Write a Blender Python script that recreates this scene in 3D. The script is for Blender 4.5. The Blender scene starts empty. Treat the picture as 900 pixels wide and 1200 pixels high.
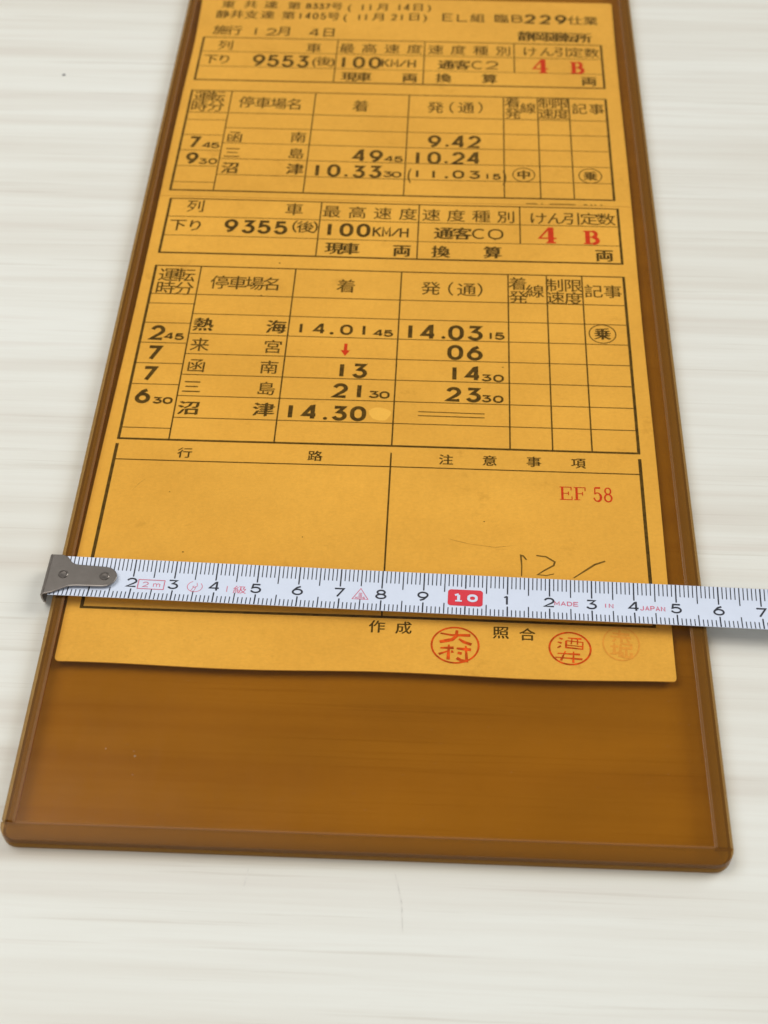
import bpy, bmesh, math, random
from mathutils import Matrix, Vector, Euler

CM = 0.01                      # everything below is written in centimetres
scene = bpy.context.scene
col = scene.collection

# ------------------------------------------------------------------ camera
cam_data = bpy.data.cameras.new('camera')
cam = bpy.data.objects.new('camera', cam_data)
col.objects.link(cam)
cam.location = (8.3572*CM, -39.6333*CM, 29.7807*CM)
cam.rotation_mode = 'XYZ'
cam.rotation_euler = (0.7365, 0.0028, 0.0441)
cam_data.sensor_fit = 'HORIZONTAL'
cam_data.sensor_width = 36.0
cam_data.lens = 1872.4/900*36.0
cam_data.clip_start = 0.01
cam_data.clip_end = 50
cam_data.dof.use_dof = True
cam_data.dof.focus_distance = 38.6*CM
cam_data.dof.aperture_fstop = 30.0
scene.camera = cam

# ------------------------------------------------------------------ light
world = bpy.data.worlds.new('World')
scene.world = world
world.use_nodes = True
bg = world.node_tree.nodes['Background']
bg.inputs[0].default_value = (0.93, 0.97, 1.0, 1)
bg.inputs[1].default_value = 0.20

def area_light(name, loc, target, sx, sy, power, color):
    l = bpy.data.lights.new(name, 'AREA'); l.shape = 'RECTANGLE'; l.size = sx; l.size_y = sy
    l.energy = power; l.color = color
    o = bpy.data.objects.new(name, l); col.objects.link(o)
    o.location = loc
    o.rotation_euler = (Vector(target)-Vector(loc)).to_track_quat('-Z', 'Y').to_euler()
    return o
area_light('window_light', (2.15, 1.05, 1.75), (0.07, -0.05, 0), 1.7, 1.5, 50, (0.985, 0.99, 0.96))
area_light('ceiling_light', (-0.55, 0.05, 1.15), (-0.05, -0.05, 0), 0.9, 0.9, 9, (1.0, 0.975, 0.93))
area_light('room_light', (0.0, -1.25, 1.0), (0.07, -0.1, 0), 1.0, 0.7, 3.4, (1.0, 0.985, 0.96))

scene.view_settings.view_transform = 'Standard'
scene.view_settings.look = 'None'
scene.view_settings.exposure = 0.05
scene.view_settings.gamma = 1.0
scene.cycles.transparent_max_bounces = 32
scene.cycles.max_bounces = 12
scene.cycles.use_denoising = True

# ------------------------------------------------------------------ materials
def new_mat(name):
    m = bpy.data.materials.new(name); m.use_nodes = True
    nt = m.node_tree; nt.nodes.clear()
    out = nt.nodes.new('ShaderNodeOutputMaterial')
    return m, nt, out

def ramp(nt, stops):
    r = nt.nodes.new('ShaderNodeValToRGB')
    e = r.color_ramp.elements
    while len(e) < len(stops): e.new(0.5)
    for k, (p, c) in enumerate(stops): e[k].position = p; e[k].color = (*c, 1)
    return r

def noise(nt, scale, detail=4, rough=0.55, mapping=(1, 1, 1), loc=(0, 0, 0), rot=0):
    tc = nt.nodes.new('ShaderNodeTexCoord'); mp = nt.nodes.new('ShaderNodeMapping')
    mp.inputs['Scale'].default_value = mapping; mp.inputs['Location'].default_value = loc
    mp.inputs['Rotation'].default_value = (0, 0, rot)
    nt.links.new(tc.outputs['Object'], mp.inputs[0])
    n = nt.nodes.new('ShaderNodeTexNoise'); n.inputs['Scale'].default_value = scale
    n.inputs['Detail'].default_value = detail; n.inputs['Roughness'].default_value = rough
    nt.links.new(mp.outputs[0], n.inputs['Vector'])
    return n

def simple(name, base, rough=0.6, metal=0.0, var=0.06, scale=400, bump=0.0, spec=0.5):
    m, nt, out = new_mat(name)
    b = nt.nodes.new('ShaderNodeBsdfPrincipled')
    n = noise(nt, scale)
    lo = tuple(c*(1-var) for c in base); hi = tuple(min(1, c*(1+var)) for c in base)
    r = ramp(nt, [(0.3, lo), (0.7, hi)])
    nt.links.new(n.outputs['Fac'], r.inputs[0]); nt.links.new(r.outputs[0], b.inputs['Base Color'])
    b.inputs['Roughness'].default_value = rough; b.inputs['Metallic'].default_value = metal
    b.inputs['Specular IOR Level'].default_value = spec
    if bump:
        bp = nt.nodes.new('ShaderNodeBump'); bp.inputs['Strength'].default_value = bump
        bp.inputs['Distance'].default_value = 0.0001
        nt.links.new(n.outputs['Fac'], bp.inputs['Height']); nt.links.new(bp.outputs[0], b.inputs['Normal'])
    nt.links.new(b.outputs[0], out.inputs[0])
    return m

def mix_rgb(nt, kind, fac, a, b):
    m = nt.nodes.new('ShaderNodeMix'); m.data_type = 'RGBA'; m.blend_type = kind
    m.inputs[0].default_value = fac
    nt.links.new(a, m.inputs[6])
    if isinstance(b, tuple): m.inputs[7].default_value = (*b, 1)
    else: nt.links.new(b, m.inputs[7])
    return m.outputs[2]

# pale wood-print laminate: grain runs along x
def wood_mat():
    m, nt, out = new_mat('pale_wood_laminate')
    b = nt.nodes.new('ShaderNodeBsdfPrincipled')
    n1 = noise(nt, 24, 6, 0.62, (0.14, 4.2, 1), rot=-0.02)        # broad streaks
    n2 = noise(nt, 70, 6, 0.68, (0.14, 9.0, 1), (3.1, 1.7, 0), rot=-0.02)       # fine pores
    n3 = noise(nt, 7, 3, 0.5, (0.35, 1.6, 1), (9, 4, 0))          # cloudy patches
    r1 = ramp(nt, [(0.28, (0.69, 0.65, 0.585)), (0.44, (0.755, 0.738, 0.675)), (0.58, (0.80, 0.797, 0.74)), (0.72, (0.72, 0.685, 0.62))])
    r2 = ramp(nt, [(0.33, (0.87, 0.845, 0.82)), (0.43, (1, 1, 1)), (0.75, (1, 1, 1))])
    r3 = ramp(nt, [(0.35, (0.95, 0.935, 0.915)), (0.65, (1, 1, 1))])
    nt.links.new(n1.outputs['Fac'], r1.inputs[0]); nt.links.new(n2.outputs['Fac'], r2.inputs[0]); nt.links.new(n3.outputs['Fac'], r3.inputs[0])
    c = mix_rgb(nt, 'MULTIPLY', 0.8, r1.outputs[0], r2.outputs[0])
    c = mix_rgb(nt, 'MULTIPLY', 1.0, c, r3.outputs[0])
    nt.links.new(c, b.inputs['Base Color'])
    b.inputs['Roughness'].default_value = 0.55
    b.inputs['Specular IOR Level'].default_value = 0.25
    bp = nt.nodes.new('ShaderNodeBump'); bp.inputs['Strength'].default_value = 0.25; bp.inputs['Distance'].default_value = 0.0001
    nt.links.new(n2.outputs['Fac'], bp.inputs['Height']); nt.links.new(bp.outputs[0], b.inputs['Normal'])
    nt.links.new(b.outputs[0], out.inputs[0])
    return m

# card stock seen through amber plastic: a buff paper with fibres and faint stains
def paper_mat(name, base):
    m, nt, out = new_mat(name)
    b = nt.nodes.new('ShaderNodeBsdfPrincipled')
    n1 = noise(nt, 900, 6, 0.7, (1, 1.6, 1))
    n2 = noise(nt, 22, 4, 0.6)
    n3 = noise(nt, 70, 5, 0.7, (1, 1, 1), (5, 2, 0))
    n4 = noise(nt, 260, 3, 0.8, (1.4, 0.8, 1), (2, 7, 0)); r4 = ramp(nt, [(0.3, (0.955, 0.945, 0.925)), (0.6, (1, 1, 1))]); nt.links.new(n4.outputs['Fac'], r4.inputs[0])
    k = lambda s: tuple(c*s for c in base)
    r1 = ramp(nt, [(0.25, k(0.92)), (0.75, k(1.06))])
    r2 = ramp(nt, [(0.3, (0.92, 0.895, 0.85)), (0.65, (1.0, 1.0, 1.0))])
    r3 = ramp(nt, [(0.27, (0.84, 0.81, 0.76)), (0.38, (1, 1, 1))])
    for n, r in ((n1, r1), (n2, r2), (n3, r3)): nt.links.new(n.outputs['Fac'], r.inputs[0])
    c = mix_rgb(nt, 'MULTIPLY', 1.0, r1.outputs[0], r2.outputs[0])
    c = mix_rgb(nt, 'MULTIPLY', 1.0, c, r3.outputs[0])
    c = mix_rgb(nt, 'MULTIPLY', 1.0, c, r4.outputs[0])
    nt.links.new(c, b.inputs['Base Color'])
    b.inputs['Roughness'].default_value = 0.8
    b.inputs['Specular IOR Level'].default_value = 0.2
    bp = nt.nodes.new('ShaderNodeBump'); bp.inputs['Strength'].default_value = 0.3; bp.inputs['Distance'].default_value = 0.00005
    nt.links.new(n1.outputs['Fac'], bp.inputs['Height']); nt.links.new(bp.outputs[0], b.inputs['Normal'])
    nt.links.new(b.outputs[0], out.inputs[0])
    return m

# see-through amber plastic: each face passes tinted light, a little is scattered, fresnel sheen on top
def amber(name, tint, cloud=0.03, cloud_col=(0.35, 0.14, 0.03), rough=0.12, gloss=1.0):
    m, nt, out = new_mat(name)
    tr = nt.nodes.new('ShaderNodeBsdfTransparent')
    n = noise(nt, 30, 4, 0.6, (0.7, 1.4, 1))
    r = ramp(nt, [(0.3, tuple(c*0.985 for c in tint)), (0.7, tuple(min(1, c*1.01) for c in tint))])
    nt.links.new(n.outputs['Fac'], r.inputs[0]); nt.links.new(r.outputs[0], tr.inputs[0])
    df = nt.nodes.new('ShaderNodeBsdfDiffuse'); df.inputs[0].default_value = (*cloud_col, 1)
    mx = nt.nodes.new('ShaderNodeMixShader'); mx.inputs[0].default_value = cloud
    nt.links.new(tr.outputs[0], mx.inputs[1]); nt.links.new(df.outputs[0], mx.inputs[2])
    # fine rubbing scratches in the roughness
    n2 = noise(nt, 260, 5, 0.7, (1, 0.25, 1))
    rr = nt.nodes.new('ShaderNodeMapRange'); rr.inputs['To Min'].default_value = rough*0.7; rr.inputs['To Max'].default_value = rough*1.6
    nt.links.new(n2.outputs['Fac'], rr.inputs['Value'])
    gl = nt.nodes.new('ShaderNodeBsdfGlossy'); nt.links.new(rr.outputs[0], gl.inputs['Roughness'])
    bp = nt.nodes.new('ShaderNodeBump'); bp.inputs['Strength'].default_value = 0.15; bp.inputs['Distance'].default_value = 0.0003
    n3 = noise(nt, 45, 2, 0.5); nt.links.new(n3.outputs['Fac'], bp.inputs['Height'])
    nt.links.new(bp.outputs[0], gl.inputs['Normal'])
    fr = nt.nodes.new('ShaderNodeFresnel'); fr.inputs[0].default_value = 1.0+0.38*gloss
    geo = nt.nodes.new('ShaderNodeNewGeometry')
    inv = nt.nodes.new('ShaderNodeMath'); inv.operation = 'SUBTRACT'; inv.inputs[0].default_value = 1.0
    nt.links.new(geo.outputs['Backfacing'], inv.inputs[1])
    mul = nt.nodes.new('ShaderNodeMath'); mul.operation = 'MULTIPLY'
    nt.links.new(fr.outputs[0], mul.inputs[0]); nt.links.new(inv.outputs[0], mul.inputs[1])
    mx2 = nt.nodes.new('ShaderNodeMixShader'); nt.links.new(mul.outputs[0], mx2.inputs[0])
    nt.links.new(mx.outputs[0], mx2.inputs[1]); nt.links.new(gl.outputs[0], mx2.inputs[2])
    nt.links.new(mx2.outputs[0], out.inputs[0])
    return m

def brushed_metal():
    m, nt, out = new_mat('brushed_grey_steel')
    b = nt.nodes.new('ShaderNodeBsdfPrincipled')
    n = noise(nt, 500, 5, 0.7, (1, 0.08, 1))
    n2 = noise(nt, 300, 4, 0.6)
    r = ramp(nt, [(0.3, (0.27, 0.238, 0.212)), (0.7, (0.32, 0.284, 0.252))])
    nt.links.new(n2.outputs['Fac'], r.inputs[0]); nt.links.new(r.outputs[0], b.inputs['Base Color'])
    b.inputs['Metallic'].default_value = 0.95; b.inputs['Roughness'].default_value = 0.33
    bp = nt.nodes.new('ShaderNodeBump'); bp.inputs['Strength'].default_value = 0.35; bp.inputs['Distance'].default_value = 0.00005
    nt.links.new(n.outputs['Fac'], bp.inputs['Height']); nt.links.new(bp.outputs[0], b.inputs['Normal'])
    nt.links.new(b.outputs[0], out.inputs[0])
    return m

M = {}
M['wood'] = wood_mat()
M['card'] = paper_mat('buff_card', (0.875, 0.79, 0.62))
M['slip'] = paper_mat('buff_slip', (0.87, 0.785, 0.62))
M['front'] = amber('amber_front_plastic', (0.990, 0.858, 0.560), 0.006, (0.5, 0.25, 0.05), 0.16)
M['back'] = amber('amber_back_plastic', (0.808, 0.725, 0.478), 0.02, (0.20, 0.08, 0.01), 0.2, 0.0)
M['rail'] = amber('amber_rail_plastic', (0.88, 0.75, 0.49), 0.32, (0.285, 0.128, 0.020), 0.22, 0.8)
M['gap_fill'] = amber('dark_gap_filler', (0.55, 0.42, 0.25), 0.5, (0.06, 0.028, 0.012), 0.4, 0.5)  # shade of the open gap under the rails, put in as dark colour
M['weld'] = amber('weld_seam_plastic', (0.97, 0.94, 0.86), 0.20, (0.40, 0.21, 0.08), 0.3, 0.8)
M['ink'] = simple('green_black_ink', (0.065, 0.060, 0.035), 0.7, var=0.7, scale=700)
M['ink_soft'] = simple('worn_black_ink', (0.13, 0.117, 0.07), 0.7, var=0.7, scale=700)
M['ink_mid'] = simple('printed_black_ink', (0.095, 0.086, 0.05), 0.7, var=0.7, scale=700)
M['red'] = simple('red_print_ink', (0.62, 0.045, 0.06), 0.7, var=0.15, scale=1200)
M['seal'] = simple('vermilion_seal_ink', (0.70, 0.11, 0.05), 0.7, var=0.6, scale=500)
M['seal_faint'] = simple('faded_seal_ink', (0.80, 0.58, 0.43), 0.8, var=0.1, scale=900)
M['pencil'] = simple('graphite', (0.15, 0.14, 0.11), 0.5, var=0.5, scale=2500)
M['scratch'] = simple('faint_crease', (0.52, 0.46, 0.36), 0.8, var=0.3, scale=1500)
M['patch'] = simple('correction_fluid', (0.97, 0.93, 0.82), 0.75, var=0.03, scale=500)
M['tape'] = simple('bluish_white_enamel', (0.69, 0.745, 0.875), 0.35, var=0.015, scale=300)
M['tick'] = simple('black_tape_print', (0.022, 0.024, 0.035), 0.45, var=0.2, scale=900)
M['tape_red'] = simple('thin_red_tape_print', (0.66, 0.14, 0.22), 0.45, var=0.1, scale=900)
M['tape_box'] = simple('solid_red_tape_print', (0.70, 0.035, 0.055), 0.45, var=0.06, scale=500)
M['steel'] = brushed_metal()
M['rivet'] = simple('dull_rivet_steel', (0.20, 0.175, 0.155), 0.35, metal=0.9, var=0.15, scale=900, bump=0.3)
M['table_scratch'] = simple('faint_table_scratch', (0.68, 0.655, 0.605), 0.7, var=0.2, scale=600)
M['dust'] = simple('pale_dust', (0.45, 0.30, 0.16), 0.9, var=0.2)
M['dirt'] = simple('dark_speck', (0.12, 0.12, 0.13), 0.8, var=0.3)

# ------------------------------------------------------------------ builders
class MB:
    def __init__(s): s.v = []; s.f = []
    def add(s, vs, fs):
        b = len(s.v); s.v += [tuple(p) for p in vs]; s.f += [tuple(b+i for i in f) for f in fs]
    def build(s, name, mat, parent=None, fn=None, smooth=False):
        vs = [fn(*p) for p in s.v] if fn else s.v
        me = bpy.data.meshes.new(name)
        me.from_pydata([(x*CM, y*CM, z*CM) for x, y, z in vs], [], s.f)
        me.validate(); me.update()
        me.materials.append(mat)
        if smooth:
            for p in me.polygons: p.use_smooth = True
        o = bpy.data.objects.new(name, me); col.objects.link(o)
        if parent: o.parent = parent
        return o

def thing(name, label, cat):
    o = bpy.data.objects.new(name, None); col.objects.link(o)
    o.empty_display_size = 0.02
    o['label'] = label; o['category'] = cat
    return o

def bevel(o, w, seg=3, angle=40):
    b = o.modifiers.new('bevel', 'BEVEL'); b.width = w*CM; b.segments = seg
    b.limit_method = 'ANGLE'; b.angle_limit = math.radians(angle)
    return o

def prism(outline, z0, z1):
    """closed plate from an outline of (x,y)"""
    n = len(outline); mb = MB()
    vs = [(x, y, z0) for x, y in outline] + [(x, y, z1) for x, y in outline]
    fs = [tuple(range(n-1, -1, -1)), tuple(range(n, 2*n))] + [(i, (i+1) % n, n+(i+1) % n, n+i) for i in range(n)]
    mb.add(vs, fs)
    return mb

def ribbon(mb, pts, w, layer=[0], closed=False, maxseg=0.6, taper=None):
    """flat stroke of width w along pts, mitred; long runs subdivided so that it can follow a curved sheet"""
    P = [Vector(p) for p in pts]
    Q = []
    m = len(P)
    for i in range(m if closed else m-1):
        a, b = P[i], P[(i+1) % m]; k = max(1, int((b-a).length/maxseg))
        for j in range(k): Q.append(a.lerp(b, j/k))
    if not closed: Q.append(P[-1])
    n = len(Q)
    layer[0] = (layer[0]+1) % 40
    z = layer[0]*0.00008
    vs = []
    for i in range(n):
        if closed: d1 = Q[i]-Q[i-1]; d2 = Q[(i+1) % n]-Q[i]
        else:
            d1 = Q[i]-Q[i-1] if i else Q[1]-Q[0]; d2 = Q[i+1]-Q[i] if i < n-1 else Q[i]-Q[i-1]
        d1 = d1.normalized(); d2 = d2.normalized()
        t = (d1+d2); t = t.normalized() if t.length > 1e-6 else d1
        nrm = Vector((-t.y, t.x)); c = max(0.55, nrm.dot(Vector((-d1.y, d1.x))))
        ww = w/2/c
        if taper: ww *= taper(i/(n-1))
        vs += [(*(Q[i]+nrm*ww), z), (*(Q[i]-nrm*ww), z)]
    fs = [(2*i, 2*i+1, 2*i+3, 2*i+2) for i in range(n-1)]
    if closed: fs.append((2*n-2, 2*n-1, 1, 0))
    mb.add(vs, fs)

def ellipse_pts(cx, cy, rx, ry, n=40, a0=0, a1=2*math.pi):
    closed = abs(a1-a0-2*math.pi) < 1e-6
    k = n if closed else n-1
    return [(cx+rx*math.cos(a0+(a1-a0)*i/k), cy+ry*math.sin(a0+(a1-a0)*i/k)) for i in range(n)]

def arc(cx, cy, rx, ry, d0, d1, n=9):
    return [(cx+rx*math.cos(math.radians(d0+(d1-d0)*i/(n-1))), cy+ry*math.sin(math.radians(d0+(d1-d0)*i/(n-1)))) for i in range(n)]

# template-lettering numerals: strokes in a unit box
STROKES = {
 '0': [[*arc(.5, .62, .5, .38, 180, 0, 9), *arc(.5, .38, .5, .38, 0, -180, 9), (0, .62)]],
 '1': [[(.5, 1), (.5, 0)]],
 '2': [[*arc(.5, .70, .47, .30, 170, -20, 9), (.72, .42), (.0, .02), (1, .02)]],
 '3': [[(.05, .98), (.88, .98), (.42, .60), *arc(.5, .30, .48, .30, 70, -165, 11)]],
 '4': [[(.74, 0), (.74, 1), (.62, .98), (0, .30), (1, .30)]],
 '5': [[(.92, .98), (.18, .98), (.10, .55), *arc(.48, .32, .5, .32, 125, -165, 12)]],
 '6': [[(.80, .98), (.42, .85), *arc(.5, .32, .5, .32, 150, 510, 20)]],
 '7': [[(0, .97), (.96, .97), (.30, 0)]],
 '8': [[*arc(.5, .76, .40, .24, -90, 270, 18)], [*arc(.5, .26, .5, .26, 90, 450, 18)]],
 '9': [[(.20, .02), (.58, .15), *arc(.5, .68, .5, .32, -30, 330, 20)]],
 'C': [[*arc(.5, .5, .5, .5, 50, 310, 14)]],
 'K': [[(0, 1), (0, 0)], [(1, 1), (0, .42)], [(.3, .6), (1, 0)]],
 'M': [[(0, 0), (0, 1), (.5, .25), (1, 1), (1, 0)]],
 'H': [[(0, 1), (0, 0)], [(1, 1), (1, 0)], [(0, .5), (1, .5)]],
 '/': [[(0, .1), (1, .9)]],
 'E': [[(1, 1), (0, 1), (0, 0), (1, 0)], [(0, .52), (.85, .52)]],
 'L': [[(0, 1), (0, 0), (1, 0)]],
 'B': [[(0, 0), (0, 1), (.6, 1), *arc(.6, .77, .32, .23, 80, -80, 6), (.1, .54)], [(.55, .54), *arc(.62, .27, .38, .27, 80, -80, 6), (0, 0)]],
 'D': [[(0, 0), (0, 1), (.4, 1), *arc(.4, .5, .6, .5, 85, -85, 9), (0, 0)]],
 'A': [[(0, 0), (.5, 1), (1, 0)], [(.18, .33), (.82, .33)]],
 'J': [[(.9, 1), (.9, .28), *arc(.47, .28, .43, .28, 0, -170, 8)]],
 'P': [[(0, 0), (0, 1), (.6, 1), *arc(.62, .74, .36, .26, 80, -80, 7), (0, .48)]],
 'N': [[(0, 0), (0, 1), (1, 0), (1, 1)]],
 'I': [[(.5, 1), (.5, 0)]],
 'S': [[*arc(.5, .74, .45, .26, 25, 270, 9), *arc(.5, .25, .48, .25, 80, -155, 9)]],
 'm': [[(0, 0), (0, 1)], [(0, .8), (.25, 1), (.5, .8), (.5, 0)], [(.5, .8), (.75, 1), (1, .8), (1, 0)]],
}
def stroke_glyph(mb, ch, x, y, w, h, t):
    iw, ih = max(w-t, .01), max(h-t, .01)
    for st in STROKES[ch]:
        ribbon(mb, [(x+(px-.5)*iw, y+(py-.5)*ih) for px, py in st], t)
    if ch in '4' and t > 0.04: pass

# serif letters: (points, relative width) strokes
SERIF = {
 'E': [([(.22, 0), (.22, 1)], 1.0), ([(0, .02), (1, .02), (1, .28)], .42), ([(0, .98), (.95, .98), (.95, .74)], .42), ([(.22, .5), (.72, .5)], .42), ([(.72, .64), (.72, .36)], .4)],
 'F': [([(.22, 0), (.22, 1)], 1.0), ([(0, .02), (.5, .02)], .42), ([(0, .98), (.95, .98), (.95, .72)], .42), ([(.22, .5), (.72, .5)], .42), ([(.72, .64), (.72, .36)], .4)],
 '5': [([(.18, .97), (.85, .97)], 1.0), ([(.18, .97), (.15, .55)], .5), (arc(.45, .32, .42, .30, 140, 20, 8), .6), (arc(.45, .32, .42, .30, 40, -90, 8), 1.0), (arc(.45, .32, .42, .30, -90, -170, 5), .6)],
 '8': [(arc(.5, .76, .34, .22, 0, 360, 16), .65), (arc(.5, .27, .42, .26, 0, 360, 18), .75)],
 '4': [([(.68, 0), (.68, 1)], 1.35), ([(.60, .98), (.02, .30), (1, .30)], .55), ([(.40, .02), (.96, .02)], .5)],
 'B': [([(.26, 0), (.26, 1)], 1.1), ([(0, .02), (.6, .02)], .45), ([(0, .98), (.6, .98)], .45), ([(.26, .53), (.6, .53)], .45), (arc(.58, .76, .25, .22, 88, -88, 8), .9), (arc(.58, .27, .34, .25, 88, -88, 8), 1.0)],
}
def serif_glyph(mb, ch, x, y, w, h, t):
    for st, rel in SERIF[ch]:
        ribbon(mb, [(x+(px-.5)*w, y+(py-.5)*h) for px, py in st], t*rel)

_cache = {}
def font_glyph(mb, ch, x, y, w, h, weight):
    key = ch
    if key not in _cache:
        cu = bpy.data.curves.new('glyph', 'FONT'); cu.body = ch; cu.size = 1.0; cu.resolution_u = 2; cu.offset = 0.0
        ob = bpy.data.objects.new('glyph', cu); col.objects.link(ob)
        dg = bpy.context.evaluated_depsgraph_get()
        me = ob.evaluated_get(dg).to_mesh()
        vs = [(v.co.x, v.co.y) for v in me.vertices]; fs = [tuple(p.vertices) for p in me.polygons]
        ob.evaluated_get(dg).to_mesh_clear()
        bpy.data.objects.remove(ob); bpy.data.curves.remove(cu)
        em = 0.73
        if vs:
            xs = [v[0] for v in vs]; ys = [v[1] for v in vs]
            EM.append((ch, min(xs), max(xs), min(ys), max(ys)))
        _cache[key] = (vs, fs)
    vs, fs = _cache[key]
    if not vs: return
    x0, x1, y0, y1 = EMBOX
    xs = [v[0] for v in vs]
    if ch in '()（）':
        cx = (min(xs)+max(xs))/2
    else: cx = (x0+x1)/2
    cy = (y0+y1)/2
    for k, dx in enumerate((-weight, weight) if weight else (0,)):      # heavier lettering: the same outline twice, a hair apart
        mb.add([(x+(vx-cx)/(x1-x0)*w+dx, y+(vy-cy)/(y1-y0)*h+dx*.4, 0.0003*k) for vx, vy in vs], fs)
EM = []
EMBOX = (0.06, 0.94, -0.09, 0.83)

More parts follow.
